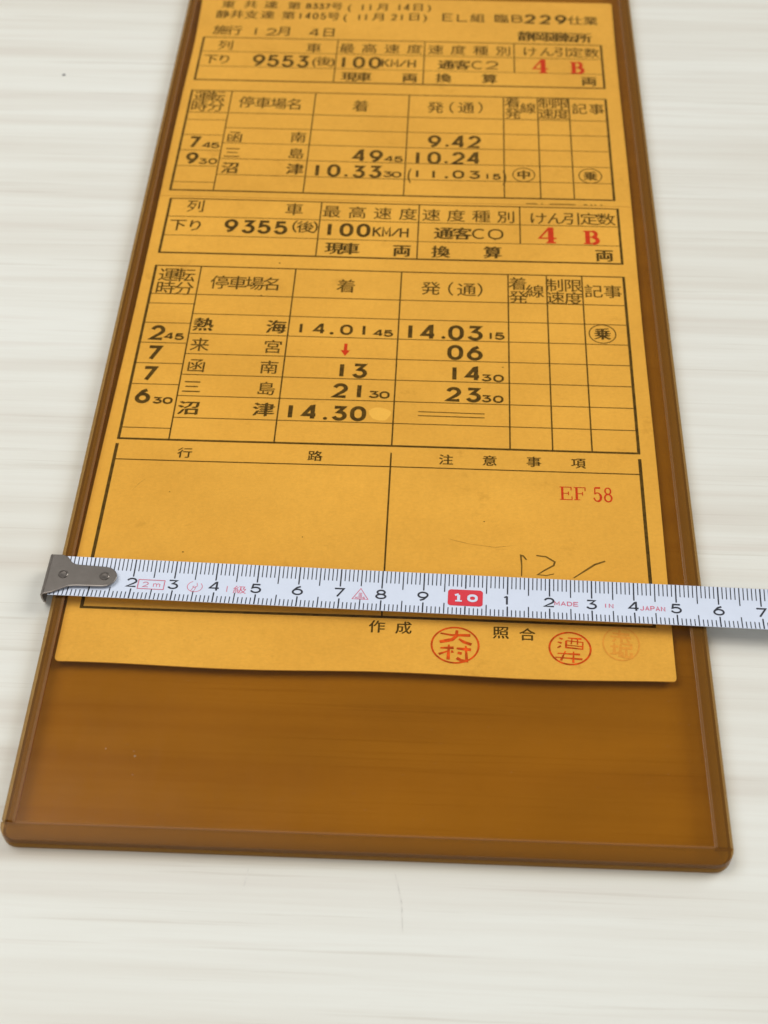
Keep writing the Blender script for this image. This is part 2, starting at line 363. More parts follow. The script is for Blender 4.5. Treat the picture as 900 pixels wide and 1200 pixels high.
# ------------------------------------------------------------------ measured layout (cm on the card)
CARD_GLYPHS = [('l', '列', 0.81, -0.37, 0.52, 0.6),
  ('l', '車', 3.82, -0.4, 0.52, 0.59),
  ('l', '最', 4.96, -0.46, 0.52, 0.59),
  ('l', '高', 5.74, -0.47, 0.52, 0.59),
  ('l', '速', 6.51, -0.48, 0.52, 0.59),
  ('l', '度', 7.28, -0.49, 0.52, 0.59),
  ('l', '速', 7.98, -0.5, 0.52, 0.59),
  ('l', '度', 8.73, -0.51, 0.52, 0.59),
  ('l', '種', 9.49, -0.51, 0.52, 0.59),
  ('l', '別', 10.24, -0.52, 0.52, 0.59),
  ('l', 'け', 11.2, -0.55, 0.53, 0.58),
  ('l', 'ん', 11.73, -0.54, 0.53, 0.59),
  ('l', '引', 12.22, -0.54, 0.53, 0.59),
  ('l', '定', 12.74, -0.53, 0.53, 0.59),
  ('l', '数', 13.24, -0.53, 0.53, 0.58),
  ('k', '下', 0.38, -1.3, 0.49, 0.56),
  ('k', 'り', 0.91, -1.31, 0.49, 0.56),
  ('k', '（', 3.9, -1.24, 0.49, 0.56),
  ('k', '後', 4.22, -1.25, 0.49, 0.56),
  ('k', '）', 4.52, -1.26, 0.49, 0.56),
  ('d', '9', 1.99, -1.3, 0.37, 0.56),
  ('d', '3', 2.51, -1.31, 0.37, 0.56),
  ('d', '5', 2.99, -1.31, 0.37, 0.56),
  ('d', '5', 3.49, -1.32, 0.37, 0.55),
  ('d', '1', 4.95, -1.33, 0.37, 0.55),
  ('d', '0', 5.46, -1.33, 0.37, 0.55),
  ('d', '0', 5.97, -1.33, 0.37, 0.55),
  ('n', 'K', 6.38, -1.38, 0.27, 0.45),
  ('n', 'M', 6.66, -1.38, 0.27, 0.45),
  ('n', '/', 6.93, -1.38, 0.27, 0.45),
  ('n', 'H', 7.19, -1.39, 0.27, 0.45),
  ('K', '通', 8.37, -1.37, 0.54, 0.57),
  ('K', '客', 8.92, -1.37, 0.54, 0.57),
  ('m', 'C', 9.44, -1.36, 0.41, 0.43),
  ('m', '0', 9.92, -1.36, 0.41, 0.43),
  ('r', '4', 11.47, -1.35, 0.51, 0.74),
  ('r', 'B', 12.76, -1.42, 0.45, 0.61),
  ('K', '現', 5.15, -2.22, 0.51, 0.56),
  ('K', '車', 5.63, -2.22, 0.51, 0.56),
  ('K', '両', 7.15, -2.24, 0.5, 0.56),
  ('K', '換', 8.3, -2.25, 0.5, 0.56),
  ('K', '算', 9.83, -2.23, 0.5, 0.56),
  ('K', '両', 13.11, -2.25, 0.5, 0.56),
  ('l', '運', 0.42, -3.64, 0.55, 0.6),
  ('l', '転', 0.91, -3.64, 0.55, 0.6),
  ('l', '時', 0.4, -4.23, 0.54, 0.59),
  ('l', '分', 0.94, -4.24, 0.54, 0.59),
  ('l', '停', 1.95, -3.92, 0.52, 0.6),
  ('l', '車', 2.46, -3.92, 0.52, 0.6),
  ('l', '場', 2.95, -3.93, 0.52, 0.6),
  ('l', '名', 3.45, -3.94, 0.52, 0.59),
  ('l', '着', 5.61, -3.93, 0.52, 0.59),
  ('l', '発', 8.05, -3.93, 0.52, 0.59),
  ('l', '（', 8.62, -3.93, 0.52, 0.59),
  ('l', '通', 9.08, -3.95, 0.52, 0.59),
  ('l', '）', 9.46, -3.95, 0.52, 0.59),
  ('l', '着', 10.55, -3.63, 0.51, 0.57),
  ('l', '発', 10.56, -4.23, 0.5, 0.57),
  ('l', '線', 11.04, -3.95, 0.5, 0.57),
  ('l', '制', 11.61, -3.66, 0.5, 0.57),
  ('l', '限', 12.14, -3.66, 0.51, 0.57),
  ('l', '速', 11.62, -4.22, 0.5, 0.56),
  ('l', '度', 12.14, -4.24, 0.5, 0.57),
  ('l', '記', 12.72, -3.89, 0.5, 0.57),
  ('l', '事', 13.27, -3.89, 0.5, 0.57),
  ('d', '2', 0.45, -6.17, 0.38, 0.54),
  ('d', '7', 0.47, -7.0, 0.38, 0.53),
  ('d', '7', 0.46, -7.84, 0.37, 0.52),
  ('d', '6', 0.41, -8.72, 0.37, 0.5),
  ('m', '4', 0.79, -6.3, 0.25, 0.25),
  ('m', '5', 1.08, -6.31, 0.25, 0.25),
  ('m', '3', 0.82, -8.88, 0.24, 0.23),
  ('m', '0', 1.1, -8.88, 0.24, 0.23),
  ('K', '熱', 1.69, -5.77, 0.53, 0.56),
  ('K', '海', 3.75, -5.79, 0.53, 0.56),
  ('l', '来', 1.69, -6.62, 0.5, 0.55),
  ('l', '宮', 3.73, -6.62, 0.5, 0.55),
  ('l', '函', 1.7, -7.47, 0.49, 0.54),
  ('l', '南', 3.7, -7.46, 0.49, 0.53),
  ('l', '三', 1.68, -8.31, 0.49, 0.52),
  ('l', '島', 3.7, -8.31, 0.48, 0.52),
  ('K', '沼', 1.7, -9.14, 0.55, 0.52),
  ('K', '津', 3.71, -9.12, 0.55, 0.52),
  ('e', '1', 4.45, -5.81, 0.34, 0.41),
  ('e', '4', 4.97, -5.82, 0.34, 0.42),
  ('e', '0', 5.73, -5.83, 0.34, 0.41),
  ('e', '1', 6.22, -5.83, 0.34, 0.42),
  ('m', '4', 6.63, -5.93, 0.25, 0.25),
  ('m', '5', 6.91, -5.93, 0.25, 0.25),
  ('.', '.', 5.32, -5.99, 0.1, 0.13),
  ('.', '.', 8.45, -6.04, 0.11, 0.14),
  ('.', '.', 5.37, -9.39, 0.1, 0.13),
  ('d', '1', 7.52, -5.83, 0.39, 0.54),
  ('d', '4', 8.03, -5.84, 0.39, 0.54),
  ('d', '0', 8.8, -5.83, 0.39, 0.54),
  ('d', '3', 9.33, -5.82, 0.4, 0.54),
  ('d', '0', 8.79, -6.65, 0.39, 0.53),
  ('d', '6', 9.33, -6.65, 0.39, 0.53),
  ('d', '1', 5.7, -7.5, 0.39, 0.51),
  ('d', '3', 6.19, -7.5, 0.38, 0.51),
  ('d', '1', 8.78, -7.5, 0.38, 0.51),
  ('d', '4', 9.29, -7.5, 0.39, 0.51),
  ('d', '2', 5.71, -8.31, 0.38, 0.5),
  ('d', '1', 6.22, -8.31, 0.38, 0.5),
  ('d', '2', 8.77, -8.33, 0.38, 0.5),
  ('d', '3', 9.3, -8.33, 0.38, 0.5),
  ('d', '1', 4.43, -9.16, 0.38, 0.49),
  ('d', '4', 4.95, -9.18, 0.38, 0.49),
  ('d', '3', 5.74, -9.18, 0.37, 0.49),
  ('d', '0', 6.24, -9.18, 0.38, 0.49),
  ('m', '1', 9.77, -5.92, 0.26, 0.27),
  ('m', '5', 10.02, -5.92, 0.26, 0.27),
  ('m', '3', 9.65, -7.64, 0.26, 0.25),
  ('m', '0', 9.98, -7.65, 0.26, 0.26),
  ('m', '3', 6.62, -8.42, 0.26, 0.25),
  ('m', '0', 6.91, -8.43, 0.25, 0.25),
  ('m', '3', 9.65, -8.46, 0.25, 0.25),
  ('m', '0', 9.97, -8.47, 0.25, 0.25),
  ('K', '乗', 12.89, -5.72, 0.43, 0.49),
  ('o', 'O', 12.89, -5.72, 0.74, 0.76),
  ('=', '=', 8.72, -9.12, 1.77, 0.16),
  ('k', '行', 1.81, -10.81, 0.36, 0.37),
  ('k', '路', 5.21, -10.79, 0.36, 0.37),
  ('k', '注', 8.61, -10.79, 0.35, 0.37),
  ('k', '意', 9.74, -10.78, 0.36, 0.37),
  ('k', '事', 10.88, -10.77, 0.36, 0.37),
  ('k', '項', 12.03, -10.77, 0.35, 0.37),
  ('k', '作', 7.08, -16.34, 0.36, 0.37),
  ('k', '成', 7.71, -16.35, 0.36, 0.37),
  ('k', '照', 10.0, -16.39, 0.36, 0.37),
  ('k', '合', 10.62, -16.42, 0.36, 0.37),
  ('s', 'E', 11.67, -11.84, 0.31, 0.45),
  ('s', 'F', 12.03, -11.84, 0.3, 0.44),
  ('s', '5', 12.48, -11.85, 0.21, 0.49),
  ('s', '8', 12.74, -11.85, 0.21, 0.49),
  ('a', 'v', 5.75, -6.66, 0.28, 0.51)]
SLIP_GLYPHS = [('k', '東', 0.53, 11.27, 0.45, 0.52),
  ('k', '共', 1.32, 11.3, 0.45, 0.52),
  ('k', '達', 2.04, 11.3, 0.45, 0.51),
  ('k', '第', 2.86, 11.27, 0.45, 0.51),
  ('n', '8', 3.37, 11.27, 0.21, 0.34),
  ('n', '3', 3.6, 11.27, 0.21, 0.34),
  ('n', '3', 3.82, 11.26, 0.21, 0.34),
  ('n', '7', 4.04, 11.26, 0.21, 0.34),
  ('k', '号', 4.37, 11.28, 0.39, 0.51),
  ('k', '(', 4.82, 11.24, 0.42, 0.51),
  ('k', '月', 6.0, 11.28, 0.42, 0.51),
  ('k', '日', 7.23, 11.32, 0.42, 0.51),
  ('k', ')', 7.62, 11.32, 0.42, 0.51),
  ('n', '1', 5.28, 11.24, 0.21, 0.4),
  ('n', '1', 5.55, 11.25, 0.21, 0.4),
  ('n', '1', 6.57, 11.28, 0.21, 0.4),
  ('n', '4', 6.84, 11.29, 0.21, 0.4),
  ('k', '静', 0.4, 10.61, 0.45, 0.54),
  ('k', '井', 0.9, 10.63, 0.45, 0.54),
  ('k', '支', 1.41, 10.62, 0.45, 0.54),
  ('k', '達', 1.98, 10.63, 0.45, 0.53),
  ('k', '第', 2.71, 10.62, 0.45, 0.53),
  ('k', '号', 4.29, 10.61, 0.45, 0.53),
  ('k', '(', 4.71, 10.6, 0.45, 0.53),
  ('k', '月', 5.88, 10.63, 0.45, 0.53),
  ('k', '日', 7.11, 10.68, 0.45, 0.53),
  ('k', ')', 7.49, 10.67, 0.45, 0.53),
  ('n', '1', 3.13, 10.6, 0.21, 0.39),
  ('n', '4', 3.4, 10.61, 0.21, 0.39),
  ('n', '0', 3.66, 10.61, 0.21, 0.39),
  ('n', '5', 3.93, 10.61, 0.21, 0.39),
  ('n', '1', 5.19, 10.59, 0.21, 0.39),
  ('n', '1', 5.43, 10.6, 0.21, 0.39),
  ('n', '2', 6.41, 10.62, 0.21, 0.39),
  ('n', '1', 6.68, 10.63, 0.21, 0.39),
  ('n', 'E', 8.29, 10.69, 0.39, 0.45),
  ('n', 'L', 8.8, 10.68, 0.39, 0.45),
  ('n', 'B', 10.7, 10.7, 0.39, 0.45),
  ('k', '組', 9.32, 10.69, 0.48, 0.56),
  ('k', '臨', 10.15, 10.7, 0.48, 0.56),
  ('d', '2', 11.15, 10.7, 0.37, 0.53),
  ('d', '2', 11.68, 10.69, 0.37, 0.53),
  ('d', '9', 12.22, 10.7, 0.37, 0.53),
  ('k', '仕', 12.72, 10.68, 0.48, 0.56),
  ('k', '業', 13.25, 10.67, 0.48, 0.56),
  ('K', '静', 10.98, 9.59, 0.51, 0.63),
  ('K', '岡', 11.48, 9.58, 0.52, 0.63),
  ('K', '運', 11.98, 9.58, 0.51, 0.62),
  ('K', '転', 12.48, 9.57, 0.51, 0.63),
  ('K', '所', 12.97, 9.56, 0.51, 0.63),
  ('k', '施', 0.45, 9.58, 0.49, 0.6),
  ('k', '行', 0.93, 9.57, 0.49, 0.61),
  ('k', '月', 2.66, 9.59, 0.49, 0.6),
  ('k', '日', 4.2, 9.57, 0.49, 0.6),
  ('m', '1', 1.67, 9.54, 0.33, 0.41),
  ('m', '2', 2.21, 9.52, 0.33, 0.41),
  ('m', '4', 3.7, 9.54, 0.33, 0.41),
  ('l', '列', 0.73, 8.62, 0.5, 0.59),
  ('l', '車', 3.75, 8.57, 0.5, 0.59),
  ('l', '最', 4.88, 8.59, 0.5, 0.59),
  ('l', '高', 5.65, 8.6, 0.5, 0.59),
  ('l', '速', 6.42, 8.61, 0.5, 0.59),
  ('l', '度', 7.19, 8.62, 0.49, 0.59),
  ('l', '速', 7.91, 8.62, 0.5, 0.59),
  ('l', '度', 8.68, 8.62, 0.49, 0.59),
  ('l', '種', 9.44, 8.62, 0.49, 0.59),
  ('l', '別', 10.21, 8.62, 0.49, 0.59),
  ('l', 'け', 11.11, 8.62, 0.49, 0.59),
  ('l', 'ん', 11.69, 8.63, 0.49, 0.58),
  ('l', '引', 12.18, 8.64, 0.49, 0.59),
  ('l', '定', 12.66, 8.63, 0.49, 0.59),
  ('l', '数', 13.2, 8.62, 0.49, 0.59),
  ('k', '下', 0.31, 7.75, 0.48, 0.58),
  ('k', 'り', 0.78, 7.75, 0.48, 0.58),
  ('k', '(', 3.83, 7.76, 0.48, 0.58),
  ('k', '後', 4.15, 7.76, 0.48, 0.58),
  ('k', ')', 4.45, 7.76, 0.48, 0.57),
  ('d', '9', 1.95, 7.72, 0.38, 0.63),
  ('d', '5', 2.44, 7.72, 0.38, 0.63),
  ('d', '5', 2.94, 7.71, 0.38, 0.63),
  ('d', '3', 3.44, 7.71, 0.38, 0.63),
  ('d', '1', 4.82, 7.72, 0.37, 0.6),
  ('d', '0', 5.34, 7.73, 0.37, 0.6),
  ('d', '0', 5.88, 7.73, 0.38, 0.6),
  ('n', 'K', 6.24, 7.73, 0.28, 0.47),
  ('n', 'M', 6.54, 7.73, 0.27, 0.47),
  ('n', '/', 6.82, 7.72, 0.27, 0.47),
  ('n', 'H', 7.12, 7.72, 0.28, 0.47),
  ('K', '通', 8.28, 7.7, 0.52, 0.57),
  ('K', '客', 8.82, 7.71, 0.52, 0.57),
  ('m', 'C', 9.35, 7.72, 0.4, 0.44),
  ('m', '2', 9.82, 7.72, 0.4, 0.44),
  ('r', '4', 11.45, 7.75, 0.49, 0.83),
  ('r', 'B', 12.67, 7.69, 0.45, 0.68),
  ('K', '現', 5.06, 6.85, 0.49, 0.56),
  ('K', '車', 5.55, 6.86, 0.48, 0.56),
  ('K', '両', 7.08, 6.87, 0.48, 0.56),
  ('K', '換', 8.21, 6.9, 0.48, 0.56),
  ('K', '算', 9.74, 6.91, 0.48, 0.56),
  ('K', '両', 13.04, 6.89, 0.48, 0.56),
  ('l', '運', 0.28, 5.52, 0.52, 0.62),
  ('l', '転', 0.78, 5.52, 0.52, 0.62),
  ('l', '時', 0.26, 4.94, 0.52, 0.61),
  ('l', '分', 0.81, 4.95, 0.52, 0.61),
  ('l', '停', 1.8, 5.23, 0.5, 0.64),
  ('l', '車', 2.33, 5.21, 0.5, 0.64),
  ('l', '場', 2.85, 5.19, 0.5, 0.64),
  ('l', '名', 3.37, 5.17, 0.5, 0.64),
  ('l', '着', 5.54, 5.16, 0.5, 0.64),
  ('l', '発', 7.98, 5.18, 0.5, 0.64),
  ('l', '（', 8.5, 5.19, 0.5, 0.63),
  ('l', '通', 8.98, 5.2, 0.5, 0.64),
  ('l', '）', 9.44, 5.21, 0.5, 0.63),
  ('l', '着', 10.49, 5.57, 0.49, 0.62),
  ('l', '発', 10.5, 4.93, 0.48, 0.61),
  ('l', '線', 10.99, 5.24, 0.49, 0.61),
  ('l', '制', 11.59, 5.56, 0.49, 0.62),
  ('l', '限', 12.09, 5.56, 0.49, 0.61),
  ('l', '速', 11.57, 4.95, 0.48, 0.61),
  ('l', '度', 12.07, 4.95, 0.49, 0.61),
  ('l', '記', 12.66, 5.27, 0.47, 0.61),
  ('l', '事', 13.22, 5.27, 0.47, 0.61),
  ('l', '函', 1.61, 3.26, 0.49, 0.59),
  ('l', '南', 3.64, 3.32, 0.49, 0.58),
  ('l', '三', 1.62, 2.41, 0.49, 0.57),
  ('l', '島', 3.64, 2.44, 0.49, 0.57),
  ('K', '沼', 1.64, 1.6, 0.51, 0.58),
  ('K', '津', 3.67, 1.62, 0.51, 0.58),
  ('d', '7', 0.36, 2.93, 0.35, 0.56),
  ('d', '9', 0.39, 2.06, 0.35, 0.54),
  ('m', '4', 0.77, 2.78, 0.26, 0.28),
  ('m', '5', 1.04, 2.78, 0.26, 0.28),
  ('m', '3', 0.75, 1.92, 0.26, 0.27),
  ('m', '0', 1.06, 1.92, 0.25, 0.27),
  ('d', '4', 5.64, 2.42, 0.38, 0.57),
  ('d', '9', 6.17, 2.41, 0.38, 0.57),
  ('m', '4', 6.58, 2.29, 0.27, 0.27),
  ('m', '5', 6.88, 2.29, 0.27, 0.27),
  ('m', '3', 6.57, 1.49, 0.27, 0.27),
  ('m', '0', 6.85, 1.48, 0.27, 0.27),
  ('d', '1', 4.37, 1.59, 0.37, 0.56),
  ('d', '0', 4.89, 1.6, 0.37, 0.56),
  ('d', '3', 5.67, 1.58, 0.37, 0.56),
  ('d', '3', 6.18, 1.6, 0.37, 0.56),
  ('d', '9', 7.99, 3.28, 0.38, 0.58),
  ('d', '4', 8.76, 3.29, 0.38, 0.58),
  ('d', '2', 9.26, 3.3, 0.38, 0.58),
  ('d', '1', 7.48, 2.39, 0.38, 0.57),
  ('d', '0', 8.0, 2.4, 0.38, 0.57),
  ('d', '2', 8.76, 2.41, 0.38, 0.57),
  ('d', '4', 9.25, 2.42, 0.38, 0.57),
  ('.', '.', 5.28, 1.37, 0.09, 0.13),
  ('.', '.', 8.39, 3.08, 0.1, 0.14),
  ('.', '.', 8.38, 2.19, 0.09, 0.14),
  ('.', '.', 8.4, 1.4, 0.09, 0.13),
  ('e', '1', 7.49, 1.55, 0.35, 0.4),
  ('e', '1', 8.0, 1.54, 0.35, 0.4),
  ('e', '0', 8.77, 1.56, 0.35, 0.4),
  ('e', '3', 9.27, 1.56, 0.35, 0.4),
  ('m', '1', 9.67, 1.49, 0.24, 0.27),
  ('m', '5', 9.96, 1.48, 0.24, 0.27),
  ('k', '(', 7.25, 1.55, 0.37, 0.75),
  ('k', ')', 10.2, 1.54, 0.37, 0.75),
  ('K', '中', 10.8, 1.61, 0.4, 0.47),
  ('K', '乗', 12.86, 1.62, 0.4, 0.47),
  ('o', 'O', 10.8, 1.61, 0.68, 0.7),
  ('o', 'O', 12.86, 1.62, 0.7, 0.74)]
SEALS = [('A', '大村', 8.93, -16.81, 1.14, 1.08),
  ('B', '酒井', 11.61, -16.79, 1.0, 0.98),
  ('C', '赤堀', 12.81, -16.6, 0.88, 1.01)]
PENCIL = [[(10.64, -14.11),
  (10.56, -13.99),
  (10.5, -13.97),
  (10.52, -14.32),
  (10.51, -14.64)], [(10.88, -13.96),
  (11.12, -13.99),
  (11.33, -14.15),
  (11.3, -14.26),
  (11.07, -14.43),
  (10.9, -14.57),
  (11.11, -14.59),
  (11.3, -14.53)], [(12.56, -14.07),
  (12.3, -14.19),
  (11.77, -14.64)]]
SCRATCH = [[(8.71, -13.51),
  (9.13, -13.63),
  (9.45, -13.7)], [(9.36, -13.67),
  (9.87, -13.74),
  (10.35, -13.66)], [(9.83, -13.79),
  (10.18, -13.81)], [(0.64, -12.19),
  (0.78, -11.95),
  (0.95, -11.73)]]


# ------------------------------------------------------------------ table top
TZ = -0.17                     # table surface
def table():
    o = prism([(-75, -48), (85, -48), (85, 62), (-75, 62)], TZ-2.6, TZ).build('table_top', M['wood'])
    bevel(o, 0.25, 3)
    o['kind'] = 'structure'
    return o
table_top = table()
for nm, cx, cy, r in (('dirt_speck', -4.57, 6.89, 0.045),):
    o = prism(ellipse_pts(cx, cy, r*1.25, r, 12), TZ+0.002, TZ+0.02).build('speck', M['dirt'], table_top)
for pts in (((4.67, -22.75), (4.65, -22.98), (4.60, -23.25)), ((7.75, -22.72), (7.82, -22.95), (7.93, -23.44), (7.97, -24.1))):
    p = MB(); ribbon(p, pts, 0.022, taper=lambda t: 0.3+0.7*math.sin(math.pi*t), maxseg=0.2)
    p.build('hairline_scratch', M['table_scratch'], table_top, lambda x, y, z: (x, y, TZ+0.004+z))

# ------------------------------------------------------------------ amber plastic sleeve
case = thing('document_sleeve', 'transparent amber brown plastic sleeve lying on the pale table with a timetable card inside', 'document holder')
A0 = -0.0058                   # sleeve lies turned by a hair against the card
OX, OY = -0.655, -22.47        # lower left corner at the top face
LEN, WID = 39.5, 15.50
# sleeve coordinates -> table
def sl(x, y):
    return (OX + x*math.cos(A0) + y*A0, OY + y*math.cos(A0) + x*0.0008)
RW_L, RW_R, RW_B = 0.27, 0.37, 0.41
TOPZ = 0.20
def rounded(x0, y0, x1, y1, rbl=0.0, rbr=0.0, rtr=0.0, rtl=0.0):
    out = []
    for cx, cy, r, a in ((x0, y0, rbl, 180), (x1, y0, rbr, 270), (x1, y1, rtr, 0), (x0, y1, rtl, 90)):
        if r == 0: out.append((cx, cy)); continue
        ox = cx + (r if cx == x0 else -r); oy = cy + (r if cy == y0 else -r)
        out += arc(ox, oy, r, r, a, a+90, 7)
    return [sl(*p) for p in out]
# two sheets with a gap for the card; the rails close three sides
o = prism(rounded(0.005, 0.005, WID-0.005, LEN, .36, .42), TZ+0.004, TZ+0.142).build('back_sheet', M['back'], case)
o.data.materials.append(M['rail'])
for q in o.data.polygons:
    if abs(q.normal.z) < 0.5: q.material_index = 1
bevel(o, 0.03).modifiers['bevel'].material = 1
o = prism([sl(*p) for p in ((RW_L+.012, RW_B+.012), (WID-RW_R-.012, RW_B+.012), (WID-RW_R-.012, LEN-.3), (RW_L+.012, LEN-.3))], 0.105, TOPZ-0.012).build('front_sheet', M['front'], case); bevel(o, 0.012, 2)
o = prism([sl(*p) for p in ((0, RW_B+.05), (RW_L, RW_B+.05), (RW_L, LEN), (0, LEN))], TZ+0.190, TOPZ-.004).build('side_rail', M['rail'], case); bevel(o, 0.02)
o = prism([sl(*p) for p in ((WID-RW_R, RW_B+.012), (WID, RW_B+.012), (WID, LEN), (WID-RW_R, LEN))], TZ+0.190, TOPZ-.004).build('side_rail', M['rail'], case); bevel(o, 0.02)
o = prism(rounded(0, 0, WID, RW_B, .34, .40), TZ+0.190, TOPZ).build('bottom_rail', M['rail'], case); bevel(o, 0.035)

# dark strip stands in for the shade in the gap between rails and back sheet, set in a little from the edge
for x0 in (.03, WID-.08):
    prism([sl(*q) for q in ((x0, RW_B+.06), (x0+.05, RW_B+.06), (x0+.05, LEN), (x0, LEN))], TZ+0.1425, TZ+0.1895).build('gap_filler', M['gap_fill'], case)
def edge_path(k):
    return [(k, RW_B-.02)] + arc(.36, .36, .36-k, .36-k, 180, 270, 7) + arc(WID-.42, .42, .42-k, .42-k, 270, 360, 7) + [(WID-k, RW_B+.03)]
ep, ip = edge_path(.03), edge_path(.08)
gl_mb = MB(); n = len(ep)
for z in (TZ+0.1425, TZ+0.1895): gl_mb.v += [(*sl(*q), z) for q in ep+ip]
for i in range(n-1):
    gl_mb.f += [(i, i+1, n+i+1, n+i), (2*n+i, 3*n+i, 3*n+i+1, 2*n+i+1), (i, 2*n+i, 2*n+i+1, i+1), (n+i, n+i+1, 3*n+i+1, 3*n+i)]
gl_mb.build('gap_filler', M['gap_fill'], case)
# welded seam that shows as a paler thread where the front sheet meets each rail
for outline in (((RW_L-.035, RW_B), (RW_L+.03, RW_B), (RW_L+.03, LEN-.3), (RW_L-.035, LEN-.3)), ((WID-RW_R-.03, RW_B), (WID-RW_R+.035, RW_B), (WID-RW_R+.035, LEN-.3), (WID-RW_R-.03, LEN-.3)), ((RW_L+.04, RW_B-.035), (WID-RW_R-.04, RW_B-.035), (WID-RW_R-.04, RW_B+.03), (RW_L+.04, RW_B+.03))):
    o = prism([sl(*q) for q in outline], TOPZ-.016, TOPZ+.004).build('weld_seam', M['weld'], case); bevel(o, 0.006, 2)

# a few grains of dust on the plastic
p = MB(); random.seed(21)
grains = [(1.94, -20.29, .030), (1.27, -20.12, .020), (1.90, -20.16, .014), (1.96, -20.77, .016), (10.2, -20.36, .012)]
grains += [(random.uniform(0, 14.2), random.uniform(-21.9, -17.9), random.uniform(.005, .011)) for _ in range(46)]
grains += [(random.uniform(0, 14.2), random.uniform(-16.3, 10), random.uniform(.004, .008)) for _ in range(40)]
for x, y, r0 in grains:
    n0 = len(p.v); p.v += [(x+r0*1.2, y, TOPZ-.012), (x, y+r0, TOPZ-.012), (x-r0, y, TOPZ-.012), (x, y-r0*1.1, TOPZ-.012), (x, y, TOPZ-.012+r0)]
    p.f += [(n0, n0+1, n0+4), (n0+1, n0+2, n0+4), (n0+2, n0+3, n0+4), (n0+3, n0, n0+4)]
o = p.build('dust', M['dust'], case); o['kind'] = 'stuff'

# ------------------------------------------------------------------ timetable card inside the sleeve
card = thing('timetable_card', 'yellow train crew timetable card with two printed grids and red seals inside the amber sleeve', 'timetable card')
def zc(x, y):
    """gentle waves of the card between the two sheets"""
    z = 0.016 + 0.010*math.sin(x*0.55+0.6)*math.cos(y*0.21)
    e = max(0.0, (-16.4 - y)/1.25)
    z += 0.016*e*e*(0.65+0.55*math.sin(x*0.62+0.3))
    return z
def on_card(lift):
    return lambda x, y, z: (x, y, zc(x, y)+lift+z)
def wavy_sheet(name, mat, parent, left, right, y0, y1, thick, lift, ny, nx=36, curl=0, corner=0.12):
    mb = MB(); top = []; bot = []
    ys = [y0+q for q in (0, .01, .025, .05, .08, .12)]; ys += [y0+.12+(y1-y0-.12)*(j/(ny-5)) for j in range(1, ny-4)]
    for j in range(ny+1):
        y = ys[j]
        xl, xr = left(y), right(y)
        if corner:
            dy = min(y-y0, 99)
            if dy < corner:
                k = corner-math.sqrt(max(0, corner**2-(corner-dy)**2)); xl += k*1.0; xr -= k*0.6
        for i in range(nx+1):
            x = xl+(xr-xl)*i/nx
            yy = y + curl*math.sin(x*0.9+1.2)*max(0, 1-(y-y0)/1.5)
            z = zc(x, yy)+lift
            top.append((x, yy, z)); bot.append((x, yy, z-thick))
    n = len(top); W = nx+1; fs = []
    for j in range(ny):
        for i in range(nx):
            a = j*W+i; fs.append((a, a+1, a+W+1, a+W)); fs.append((n+a, n+a+W, n+a+W+1, n+a+1))
    for i in range(nx):
        fs.append((i, n+i, n+i+1, i+1)); a = ny*W+i; fs.append((a, a+1, n+a+1, n+a))
    for j in range(ny):
        a = j*W; fs.append((a, a+W, n+a+W, n+a)); a = j*W+nx; fs.append((a, n+a, n+a+W, a+W))
    mb.add(top+bot, fs)
    return mb.build(name, mat, parent, smooth=False)
def card_left(y): return -0.36 - 0.02*math.sin(y*0.35) - 0.004*(y+4)*0
def card_right(y): return 14.035 + 0.012*math.sin(y*0.5+1)
wavy_sheet('card_sheet', M['card'], card, card_left, card_right, -17.68, 11.85, 0.03, 0, 150, curl=0.035)
SLIP = 0.014
slip_o = wavy_sheet('pasted_slip', M['slip'], card, lambda y: -0.335+0.05*math.sin((y-0.4)*0.28) - 0.014*max(0, y-5), lambda y: 14.03-0.006*y, 0.115, 11.86, 0.012, SLIP, 60, corner=0)
slip_o['label'] = 'separate slip pasted over the top of the card'

# grid of the train table, from its measured module
XR = 13.614
HX = (4.6275, 7.6051, 10.6501)
MX = (1.3279, 4.097, 7.1822, 10.2717, 11.3808, 12.4049)
HA, HB, HC = 0.8818, 0.9071, 0.8299
HY = (0, HA, HA+HB, HA+HB+HC)
HEAD, PITCH = 1.2613, 0.8376
def grid(mb, ox, oy, rows, gap, done):
    th, mid, thin = 0.068, 0.040, 0.026
    R = lambda x0, y0, x1, y1, w: ribbon(mb, [(ox+x0, oy-y0), (ox+x1, oy-y1)], w)
    e = th/2
    R(-e, 0, XR+e, 0, 0.046); R(-e, HY[3], XR+e, HY[3], th); R(0, 0, 0, HY[3], th+.01); R(XR, 0, XR, HY[3], th+.01)
    R(0, HY[1], XR, HY[1], thin+.004); R(0, HY[2], XR, HY[2], thin)
    R(HX[0], 0, HX[0], HY[3], mid); R(HX[1], 0, HX[1], HY[3], mid); R(HX[2], 0, HX[2], HY[2], mid)
    done('ruled_grid')
    t = HY[3]+gap; hb = t+HEAD; end = hb+(rows)*PITCH
    R(-e, t, XR+e, t, 0.046); R(-e, end, XR+e, end, th); R(0, t, 0, end, th+.01); R(XR, t, XR, end, th+.012)
    for x in MX: R(x, t, x, end, mid)
    R(0, hb, XR, hb, thin+.006)
    for k in range(1, rows): R(MX[0], hb+k*PITCH, XR, hb+k*PITCH, thin+.002)
    # the narrow first column is ruled half a row lower
    off = 0.42
    for k in range(rows):
        if rows == 7 and k == 5: continue
        R(0, hb+off+k*PITCH, MX[0], hb+off+k*PITCH, thin)
    return end
mb = MB()
def card_done(name): mb.build(name, M['ink'], card, on_card(0.0020)); mb.v.clear(); mb.f.clear()
end_b = grid(mb, 0, 0, 7, 0.6335-0.03, card_done); card_done('ruled_grid')
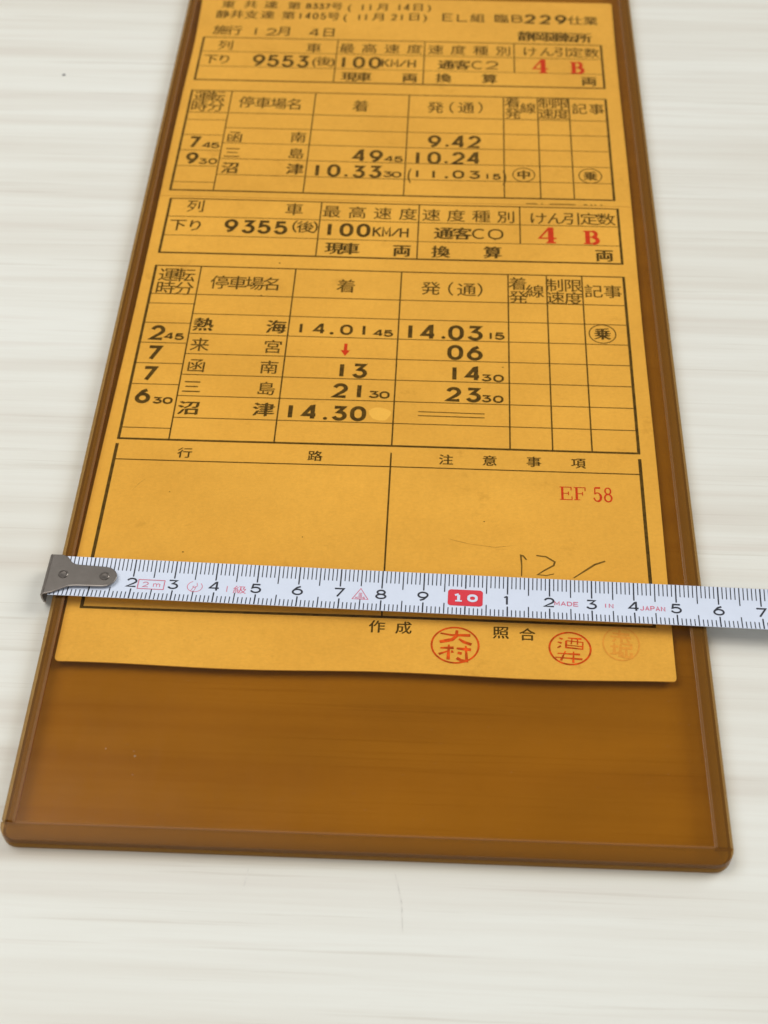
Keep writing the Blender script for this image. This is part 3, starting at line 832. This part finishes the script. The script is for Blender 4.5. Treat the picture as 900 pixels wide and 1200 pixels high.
# lower box: route and notes
def RR(p, q, w): ribbon(mb, [p, q], w)
ly = -11.10
RR((0.0, -10.53), (0.0, -16.03), 0.085); RR((13.62, -10.55), (13.62, -16.03), 0.085); RR((7.18, -10.6), (7.18, -16.03), 0.042)
RR((-0.02, ly), (13.64, ly), 0.034); RR((-0.04, -16.03), (13.66, -16.06), 0.072)
card_done('notes_frame')
ms = MB()
def slip_done(name): ms.build(name, M['ink_mid'], slip_o, on_card(SLIP+0.0020)); ms.v.clear(); ms.f.clear()
grid(ms, -0.0776, 9.111, 5, 0.6335, slip_done); slip_done('ruled_grid')

def glyphs(data, weights, dark, soft, red):
    for st, ch, x, y, w, h in data:
        if st in ('k', 'l', 'K'): font_glyph(soft if st == 'l' else dark, ch, x, y, w*.98, h*.98, weights[st])
        elif st == 'd': stroke_glyph(dark, ch, x, y, w*1.13, h*1.18, 0.116)
        elif st == 'e': stroke_glyph(dark, ch, x, y, w*1.05, h*1.08, 0.082)
        elif st == 'm': stroke_glyph(dark, ch, x, y, w*1.12, h*1.16, 0.062)
        elif st == 'n': stroke_glyph(dark, ch, x, y, w, h*1.1, 0.062)
        elif st == '.': dark.add([(px, py, 0) for px, py in ellipse_pts(x, y, 0.058, 0.058, 10)], [tuple(range(10))])
        elif st == 'o': ribbon(dark, ellipse_pts(x, y, w/2, h/2, 36), 0.030, closed=True)
        elif st == '=':
            for dy in (-.075, .075): ribbon(dark, [(x-w/2, y+dy+.01), (x+w/2, y+dy-.005)], 0.03)
        elif st == 'r': serif_glyph(red, ch, x, y, w, h, 0.125)
        elif st == 's': serif_glyph(red, ch, x, y, w, h, 0.058)
        elif st == 'a':
            red.add([(x-.045, y+h/2, 0), (x+.045, y+h/2, 0), (x+.045, y-.02, 0), (x+.13, y-.02, 0), (x, y-h/2, 0), (x-.13, y-.02, 0), (x-.045, y-.02, 0)][::-1], [(0, 1, 2, 3, 4, 5, 6)])
W = {'k': 0.008, 'l': 0.005, 'K': 0.019}
def runs(data):
    """neighbouring characters on one line, same style, make one run of print"""
    out = []
    for g in data:
        st, ch, x, y, w, h = g
        if st in 'o=a': out.append([g]); continue
        for run in out:
            if run[0][0] in 'o=a' or (run[0][0] in 'rs') != (st in 'rs') or (run[0][0] in 'lkK') != (st in 'lkK'): continue
            if any(abs(q[3]-y) < 0.22 and abs(q[2]-x) < (q[4]+w)/2+0.34 for q in run): run.append(g); break
        else: out.append([g])
    return out
NAMES = {'o': 'printed_ring', '=': 'double_line', 'a': 'red_arrow', 'r': 'red_character', 's': 'red_stamped_text'}
def print_all(data, dark_mat, soft_mat, parent, lift):
    for run in runs(data):
        d_, s2, r_ = MB(), MB(), MB()
        glyphs(run, W, d_, s2, r_)
        st = run[0][0]
        name = NAMES.get(st, 'printed_word' if st in 'lkK' else 'printed_number')
        for m_b, mat in ((d_, dark_mat), (s2, soft_mat), (r_, M['red'])):
            if m_b.v: m_b.build(name, mat, parent, on_card(lift))
print_all(CARD_GLYPHS, M['ink'], M['ink_mid'], card, 0.0035)
print_all(SLIP_GLYPHS, M['ink_mid'], M['ink_mid'], slip_o, SLIP+0.0035)
# remains of a cut-off line of print along the lower edge of the slip
rm = MB(); random.seed(5)
for x0, x1 in ((10.85, 11.2), (11.3, 11.36), (11.55, 12.35), (12.6, 12.72), (12.8, 12.86), (12.92, 12.98), (13.1, 13.16)):
    ribbon(rm, [(x0, 0.150), ((x0+x1)/2, 0.158), (x1, 0.148)], 0.042)
rm.build('cut_off_print', M['ink_soft'], slip_o, on_card(SLIP+0.0022))

# correction patch, pencil, crease marks, specks
p = MB(); p.add([(x, y, 0) for x, y in [(6.82+.29*math.cos(a)*(1+.12*math.sin(3*a)), -9.17+.26*math.sin(a)*(1+.1*math.cos(2*a+1))) for a in [i*math.pi/12 for i in range(24)]]], [tuple(range(24))])
o = p.build('correction_patch', M['patch'], card, on_card(0.0025))
p = MB()
for k, st in enumerate(PENCIL):
    ribbon(p, st, 0.040 if k < 2 else 0.046, taper=lambda t: 0.65+0.5*math.sin(math.pi*min(1, t+.15)), maxseg=0.2)
p.build('pencil_writing', M['pencil'], card, on_card(0.0040))
for st in SCRATCH:
    p = MB(); ribbon(p, st, 0.014, taper=lambda t: 0.2+0.9*math.sin(math.pi*t), maxseg=0.2)
    p.build('crease_mark', M['scratch'], card, on_card(0.0030))
p = MB(); random.seed(11)
for x, y, r0 in ((3.2, -4.45, .02), (6.2, -8.2, .022), (10.05, -5.95, .018), (10.1, -7.2, .02), (3.6, -2.98, .022), (8.75, -10.9, .012), (2.2, -14.2, .02), (9.9, -1.62, .02), (9.6, -12.9, .015), (5.1, -13.6, .014), (12.2, -3.95, .014), (1.6, -12.2, .014)):
    p.add([(px, py, 0) for px, py in ellipse_pts(x, y, r0*1.3, r0, 8)], [tuple(range(8))])
o = p.build('ink_specks', M['ink_soft'], card, on_card(0.0045)); o['kind'] = 'stuff'

# seals: ring and two characters each, brush strokes in a unit disc
SEAL_STROKES = {
 'A': [([(-.68, .62), (-.2, .56), (.62, .62)], 1.0), ([(.02, .86), (.02, .52), (-.15, .30), (-.68, .12)], 1.2), ([(.14, .38), (.35, .22), (.70, .10)], 1.1),
       ([(-.62, -.22), (-.05, -.16)], 1.0), ([(-.27, .0), (-.24, -.85)], 1.0), ([(-.3, -.38), (-.66, -.58)], .9), ([(-.12, -.32), (-.08, -.45)], .9),
       ([(.08, -.18), (.70, -.20)], 1.1), ([(.46, .0), (.52, -.5), (.56, -.86), (.3, -.84), (.12, -.72)], 1.0), ([(.14, -.42), (.32, -.46)], 1.2)],
 'B': [([(-.55, .62), (-.38, .55)], .9), ([(-.62, .36), (-.42, .30)], .9), ([(-.62, -.02), (-.45, .12)], .9), ([(-.12, .66), (.55, .66)], .9),
       ([(-.2, .48), (.62, .45), (.62, .02), (-.2, .05), (-.2, .48)], .85), ([(.08, .64), (.05, .28)], .7), ([(.35, .64), (.36, .28)], .7), ([(-.15, .20), (.58, .18)], .7),
       ([(-.6, -.36), (.5, -.33)], .9), ([(-.70, -.62), (.62, -.62)], .9), ([(-.22, -.18), (-.42, -.80)], .9), ([(.18, -.18), (.18, -.88)], .9)],
 'C': [([(-.5, .62), (.45, .60)], 1.0), ([(-.1, .85), (-.1, .4)], 1.0), ([(-.6, .42), (.55, .40)], 1.0), ([(-.3, .3), (-.45, .1)], .9), ([(.3, .3), (.45, .1)], .9), ([(0, .38), (.02, .08)], 1),
       ([(-.6, -.2), (-.15, -.18)], 1.0), ([(-.38, .0), (-.38, -.7)], 1.0), ([(-.62, -.66), (-.12, -.56)], 1.0), ([(-.02, 0), (.55, 0), (.55, -.24), (0, -.26)], 1.0), ([(-.02, 0), (-.08, -.8)], 1.0),
       ([(.28, -.3), (.28, -.82)], 1.0), ([(.08, -.5), (.08, -.8), (.56, -.8), (.56, -.5)], 1.0)],
}
for st, ch, x, y, w, h in SEALS:
    p = MB(); rx, ry = w/2, h/2; a = -0.06
    ribbon(p, ellipse_pts(x, y, rx-.02, ry-.02, 48), 0.045 if st != 'C' else 0.035, closed=True)
    for pts, rel in SEAL_STROKES[st]:
        ribbon(p, [(x+(px*math.cos(a)-py*math.sin(a))*rx*.95, y+(px*math.sin(a)+py*math.cos(a))*ry*.95) for px, py in pts], 0.058*rel if st == 'B' else 0.075*rel, maxseg=.1,
               taper=lambda t: 0.8+0.25*math.sin(3.1*t+rel*5))
    p.build('seal_stamp', M['seal' if st != 'C' else 'seal_faint'], card, on_card(0.0042))

# ------------------------------------------------------------------ steel tape measure across the sleeve
tape = thing('tape_measure', 'white steel measuring tape with a grey end hook laid across the sleeve', 'tape measure')
TA = -0.0201
TX, TY = -0.8355+0.0, -14.6754
TW = 1.215
def zt(u, v):
    """height of the blade face: gently hollow across, v = 0 at the upper edge, -TW at the lower"""
    k = (v+TW/2)/(TW/2)
    return 0.222 + 0.055*k*k
def on_tape(lift):
    c, s = math.cos(TA), math.sin(TA)
    def f(u, v, z): return (TX+u*c-v*s, TY+u*s+v*c, zt(u, v)+lift+z)
    return f
mb = MB(); NU, NV = 24, 12; TL = 22.0; th = 0.016
for side in (0, 1):
    for i in range(NU+1):
        for j in range(NV+1):
            mb.v.append((0.05+TL*i/NU, -TW*j/NV, -th*side))
n = (NU+1)*(NV+1)
for i in range(NU):
    for j in range(NV):
        a = i*(NV+1)+j; b = a+NV+1
        mb.f.append((a, a+1, b+1, b)); mb.f.append((n+a, n+b, n+b+1, n+a+1))
for i in range(NU):
    a = i*(NV+1); b = a+NV+1; mb.f.append((a, b, n+b, n+a)); a += NV; b += NV; mb.f.append((a, n+a, n+b, b))
for j in range(NV):
    mb.f.append((j, n+j, n+j+1, j+1)); a = NU*(NV+1)+j; mb.f.append((a, a+1, n+a+1, n+a))
blade = mb.build('blade', M['tape'], tape, on_tape(0), smooth=False)
def vrib(mb, u, v0, v1, w):
    k = 5; vs = []; fs = []
    for i in range(k+1):
        v = v0+(v1-v0)*i/k; vs += [(u-w/2, v, 0), (u+w/2, v, 0)]
    fs = [(2*i, 2*i+2, 2*i+3, 2*i+1) for i in range(k)]
    mb.add(vs, fs)
tk = MB()
for mm in range(1, 219):
    u = mm/10; cmk = mm % 10 == 0; half = mm % 5 == 0 and not cmk
    lt, lb = (0.50, 0.34) if cmk else (0.51, 0.36) if half else (0.335, 0.225)
    w = 0.034 if cmk else 0.027 if half else 0.024
    if mm in (100, 200): lt = 0.385; lb = 0.28
    if mm == 75: lt = 0.46
    vrib(tk, u, -0.004, -lt, w); vrib(tk, u, -TW+0.004, -TW+lb, w)
o = tk.build('graduation_marks', M['tick'], blade, on_tape(0.0025)); o['kind'] = 'stuff'
for c in list(range(2, 10))+list(range(11, 20)):
    g = str(c % 10); nm = MB()
    stroke_glyph(nm, g, c-0.01, -0.685, 0.27 if g != '1' else 0.1, 0.30, 0.046)
    if g == '1': ribbon(nm, [(c-.01, -.56), (c-.075, -.60)], 0.04)
    nm.build('printed_number', M['tick'], blade, on_tape(0.0030))
for tens in (10, 20):
    bx = MB()
    pts = []
    for cx, cy, a in ((tens+.33, -.50, 0), (tens-.33, -.50, 90), (tens-.33, -.85, 180), (tens+.33, -.85, 270)): pts += arc(cx, cy, .085, .075, a, a+90, 5)
    rows = sorted({round(v, 4) for _, v in pts} | {-.415-.52*k/8 for k in range(1, 8)}, reverse=True)
    half = lambda v: .33+(.085*math.sqrt(max(0, 1-((v+.50)/.075)**2)) if v > -.50 else .085*math.sqrt(max(0, 1-((v+.85)/.075)**2)) if v < -.85 else .085)
    vs = []
    for v in rows: vs += [(tens-half(v), v, 0), (tens+half(v), v, 0)]
    bx.add(vs, [(2*k, 2*k+2, 2*k+3, 2*k+1) for k in range(len(rows)-1)])
    bx.build('red_number_box', M['tape_box'], blade, on_tape(0.0060))
for tens in (10, 20):
    wn = MB()
    stroke_glyph(wn, '1' if tens == 10 else '2', tens-.16, -.675, .22, .24, 0.07)
    if tens == 10: ribbon(wn, [(tens-.16, -.57), (tens-.25, -.60)], 0.055); ribbon(wn, [(tens-.24, -.775), (tens-.08, -.775)], 0.045)
    stroke_glyph(wn, '0', tens+.17, -.675, .25, .24, 0.066)
    wn.build('white_box_number', M['tape'], blade, on_tape(0.0095))
def red_print(name, draw):
    m_b = MB(); draw(m_b); m_b.build(name, M['tape_red'], blade, on_tape(0.0030))
def length_mark(rd):
    ribbon(rd, [(2.15, -.58), (2.78, -.58), (2.78, -.865), (2.15, -.865)], 0.02, closed=True)
    stroke_glyph(rd, '2', 2.33, -.725, .15, .17, .018); stroke_glyph(rd, 'm', 2.60, -.735, .17, .12, .018)
def check_mark(rd):
    ribbon(rd, ellipse_pts(3.52, -.72, .18, .165, 30, math.radians(110), math.radians(400)), .016)
    ribbon(rd, [(3.44, -.86), (3.50, -.70), (3.46, -.72)], .014); ribbon(rd, [(3.48, -.76), (3.58, -.70), (3.56, -.60)], .014); ribbon(rd, [(3.52, -.84), (3.55, -.72)], .014)
def grade_mark(rd):
    stroke_glyph(rd, '1', 4.30, -.745, .1, .20, .018); font_glyph(rd, '級', 4.61, -.755, .30, .24, 0)
def triangle_mark(rd):
    ribbon(rd, [(7.31, -.865), (7.50, -.53), (7.69, -.865)], 0.018, closed=True)
    stroke_glyph(rd, 'K', 7.42, -.82, .07, .07, .014); stroke_glyph(rd, 'S', 7.585, -.82, .07, .07, .014)
    for uu in (7.47, 7.50, 7.53): ribbon(rd, [(uu, -.85), (uu, -.66)], .014)
def word(txt, u0, u1, v, h, t):
    def draw(rd):
        n = len(txt); p = (u1-u0)/n
        for i, ch in enumerate(txt): stroke_glyph(rd, ch, u0+p*(i+.5), v, p*.84, h, t)
    return draw
red_print('length_mark', length_mark); red_print('inspection_mark', check_mark); red_print('grade_mark', grade_mark); red_print('triangle_emblem', triangle_mark)
red_print('red_word', word('MADE', 12.10, 12.70, -.70, .14, .022)); red_print('red_word', word('IN', 13.26, 13.52, -.70, .14, .022)); red_print('red_word', word('JAPAN', 14.12, 14.74, -.72, .15, .022))

# end hook: waisted plate over the blade, two rivets, lip bent down over the sleeve's edge
outl = [(0.0, 0.0), (0.22, -0.0), (0.34, -0.06), (0.44, -0.19), (0.52, -0.26), (0.62, -0.285), (1.30, -0.315)]
outl += arc(1.33, -.62, .30, .30, 85, -85, 11)
outl += [(1.30, -0.925), (0.66, -0.945), (0.52, -0.965), (0.36, -1.05), (0.18, -1.16), (0.0, -1.24)]
outl = [(-.04 if u == 0 else u, v) for u, v in outl]
c_, s_n = math.cos(TA), math.sin(TA)
def flat_tape(u, v, z): return (TX+u*c_-v*s_n, TY+u*s_n+v*c_, z)
hk = MB(); n = len(outl); z0, z1 = 0.285, 0.335
hk.add([(u, v, z0) for u, v in outl]+[(u, v, z1) for u, v in outl], [tuple(range(n)), tuple(range(2*n-1, n-1, -1))]+[(i, n+i, n+(i+1) % n, (i+1) % n) for i in range(n)])
hook = hk.build('end_hook', M['steel'], tape, flat_tape); bevel(hook, 0.020, 3)
# lip: bent strip, profile along u,z
prof = []
for k in range(7):
    a = math.radians(90+15*k); prof.append((-.04+.075*math.cos(a)*1.0, z1-.075+.075*math.sin(a)))
prof += [(-.115, 0.10), (-.112, -0.13)]
inner = [(-.04+(p[0]+.04)*.40 if k < 7 else -.066, (z1-.075)+(p[1]-z1+.075)*.40 if k < 7 else p[1]) for k, p in enumerate(prof)]
lp = MB(); vs = []
for v_top, shrink in ((-0.0, 1), (-1.24, 1)):
    for kk, (u, z) in enumerate(prof+inner):
        d_ = max(0, 0.14-z)*0.35
        vs.append((u, v_top + (-d_ if v_top == 0 else d_), z))
m_ = len(prof)
for k in range(m_-1):
    lp.f.append((k, k+1, 2*m_+k+1, 2*m_+k)); lp.f.append((m_+k, 3*m_+k, 3*m_+k+1, m_+k+1))
    lp.f.append((k, m_+k, m_+k+1, k+1)); lp.f.append((2*m_+k, 2*m_+k+1, 3*m_+k+1, 3*m_+k))
lp.f.append((0, 2*m_, 3*m_, m_)); lp.f.append((m_-1, 2*m_-1, 4*m_-1, 3*m_-1))
lp.v = vs
lip = lp.build('hook_lip', M['steel'], hook, flat_tape); bevel(lip, 0.008, 2)
for u, v in ((.33, -.62), (1.33, -.62)):
    rv = MB(); N = 20; rings = [(.125, 0), (.121, .020), (.108, .030), (.092, .030), (.084, .014), (.0, .010)]
    for rr_, zz in rings[:-1]:
        rv.v += [(u+rr_*math.cos(2*math.pi*i/N), v+rr_*math.sin(2*math.pi*i/N), z1-.003+zz) for i in range(N)]
    rv.v.append((u, v, z1-.003+.010))
    for q in range(len(rings)-2):
        for i in range(N):
            rv.f.append((q*N+i, q*N+(i+1) % N, (q+1)*N+(i+1) % N, (q+1)*N+i))
    b0 = (len(rings)-2)*N
    for i in range(N): rv.f.append((b0+i, b0+(i+1) % N, len(rv.v)-1))
    rv.build('rivet', M['rivet'], hook, flat_tape)
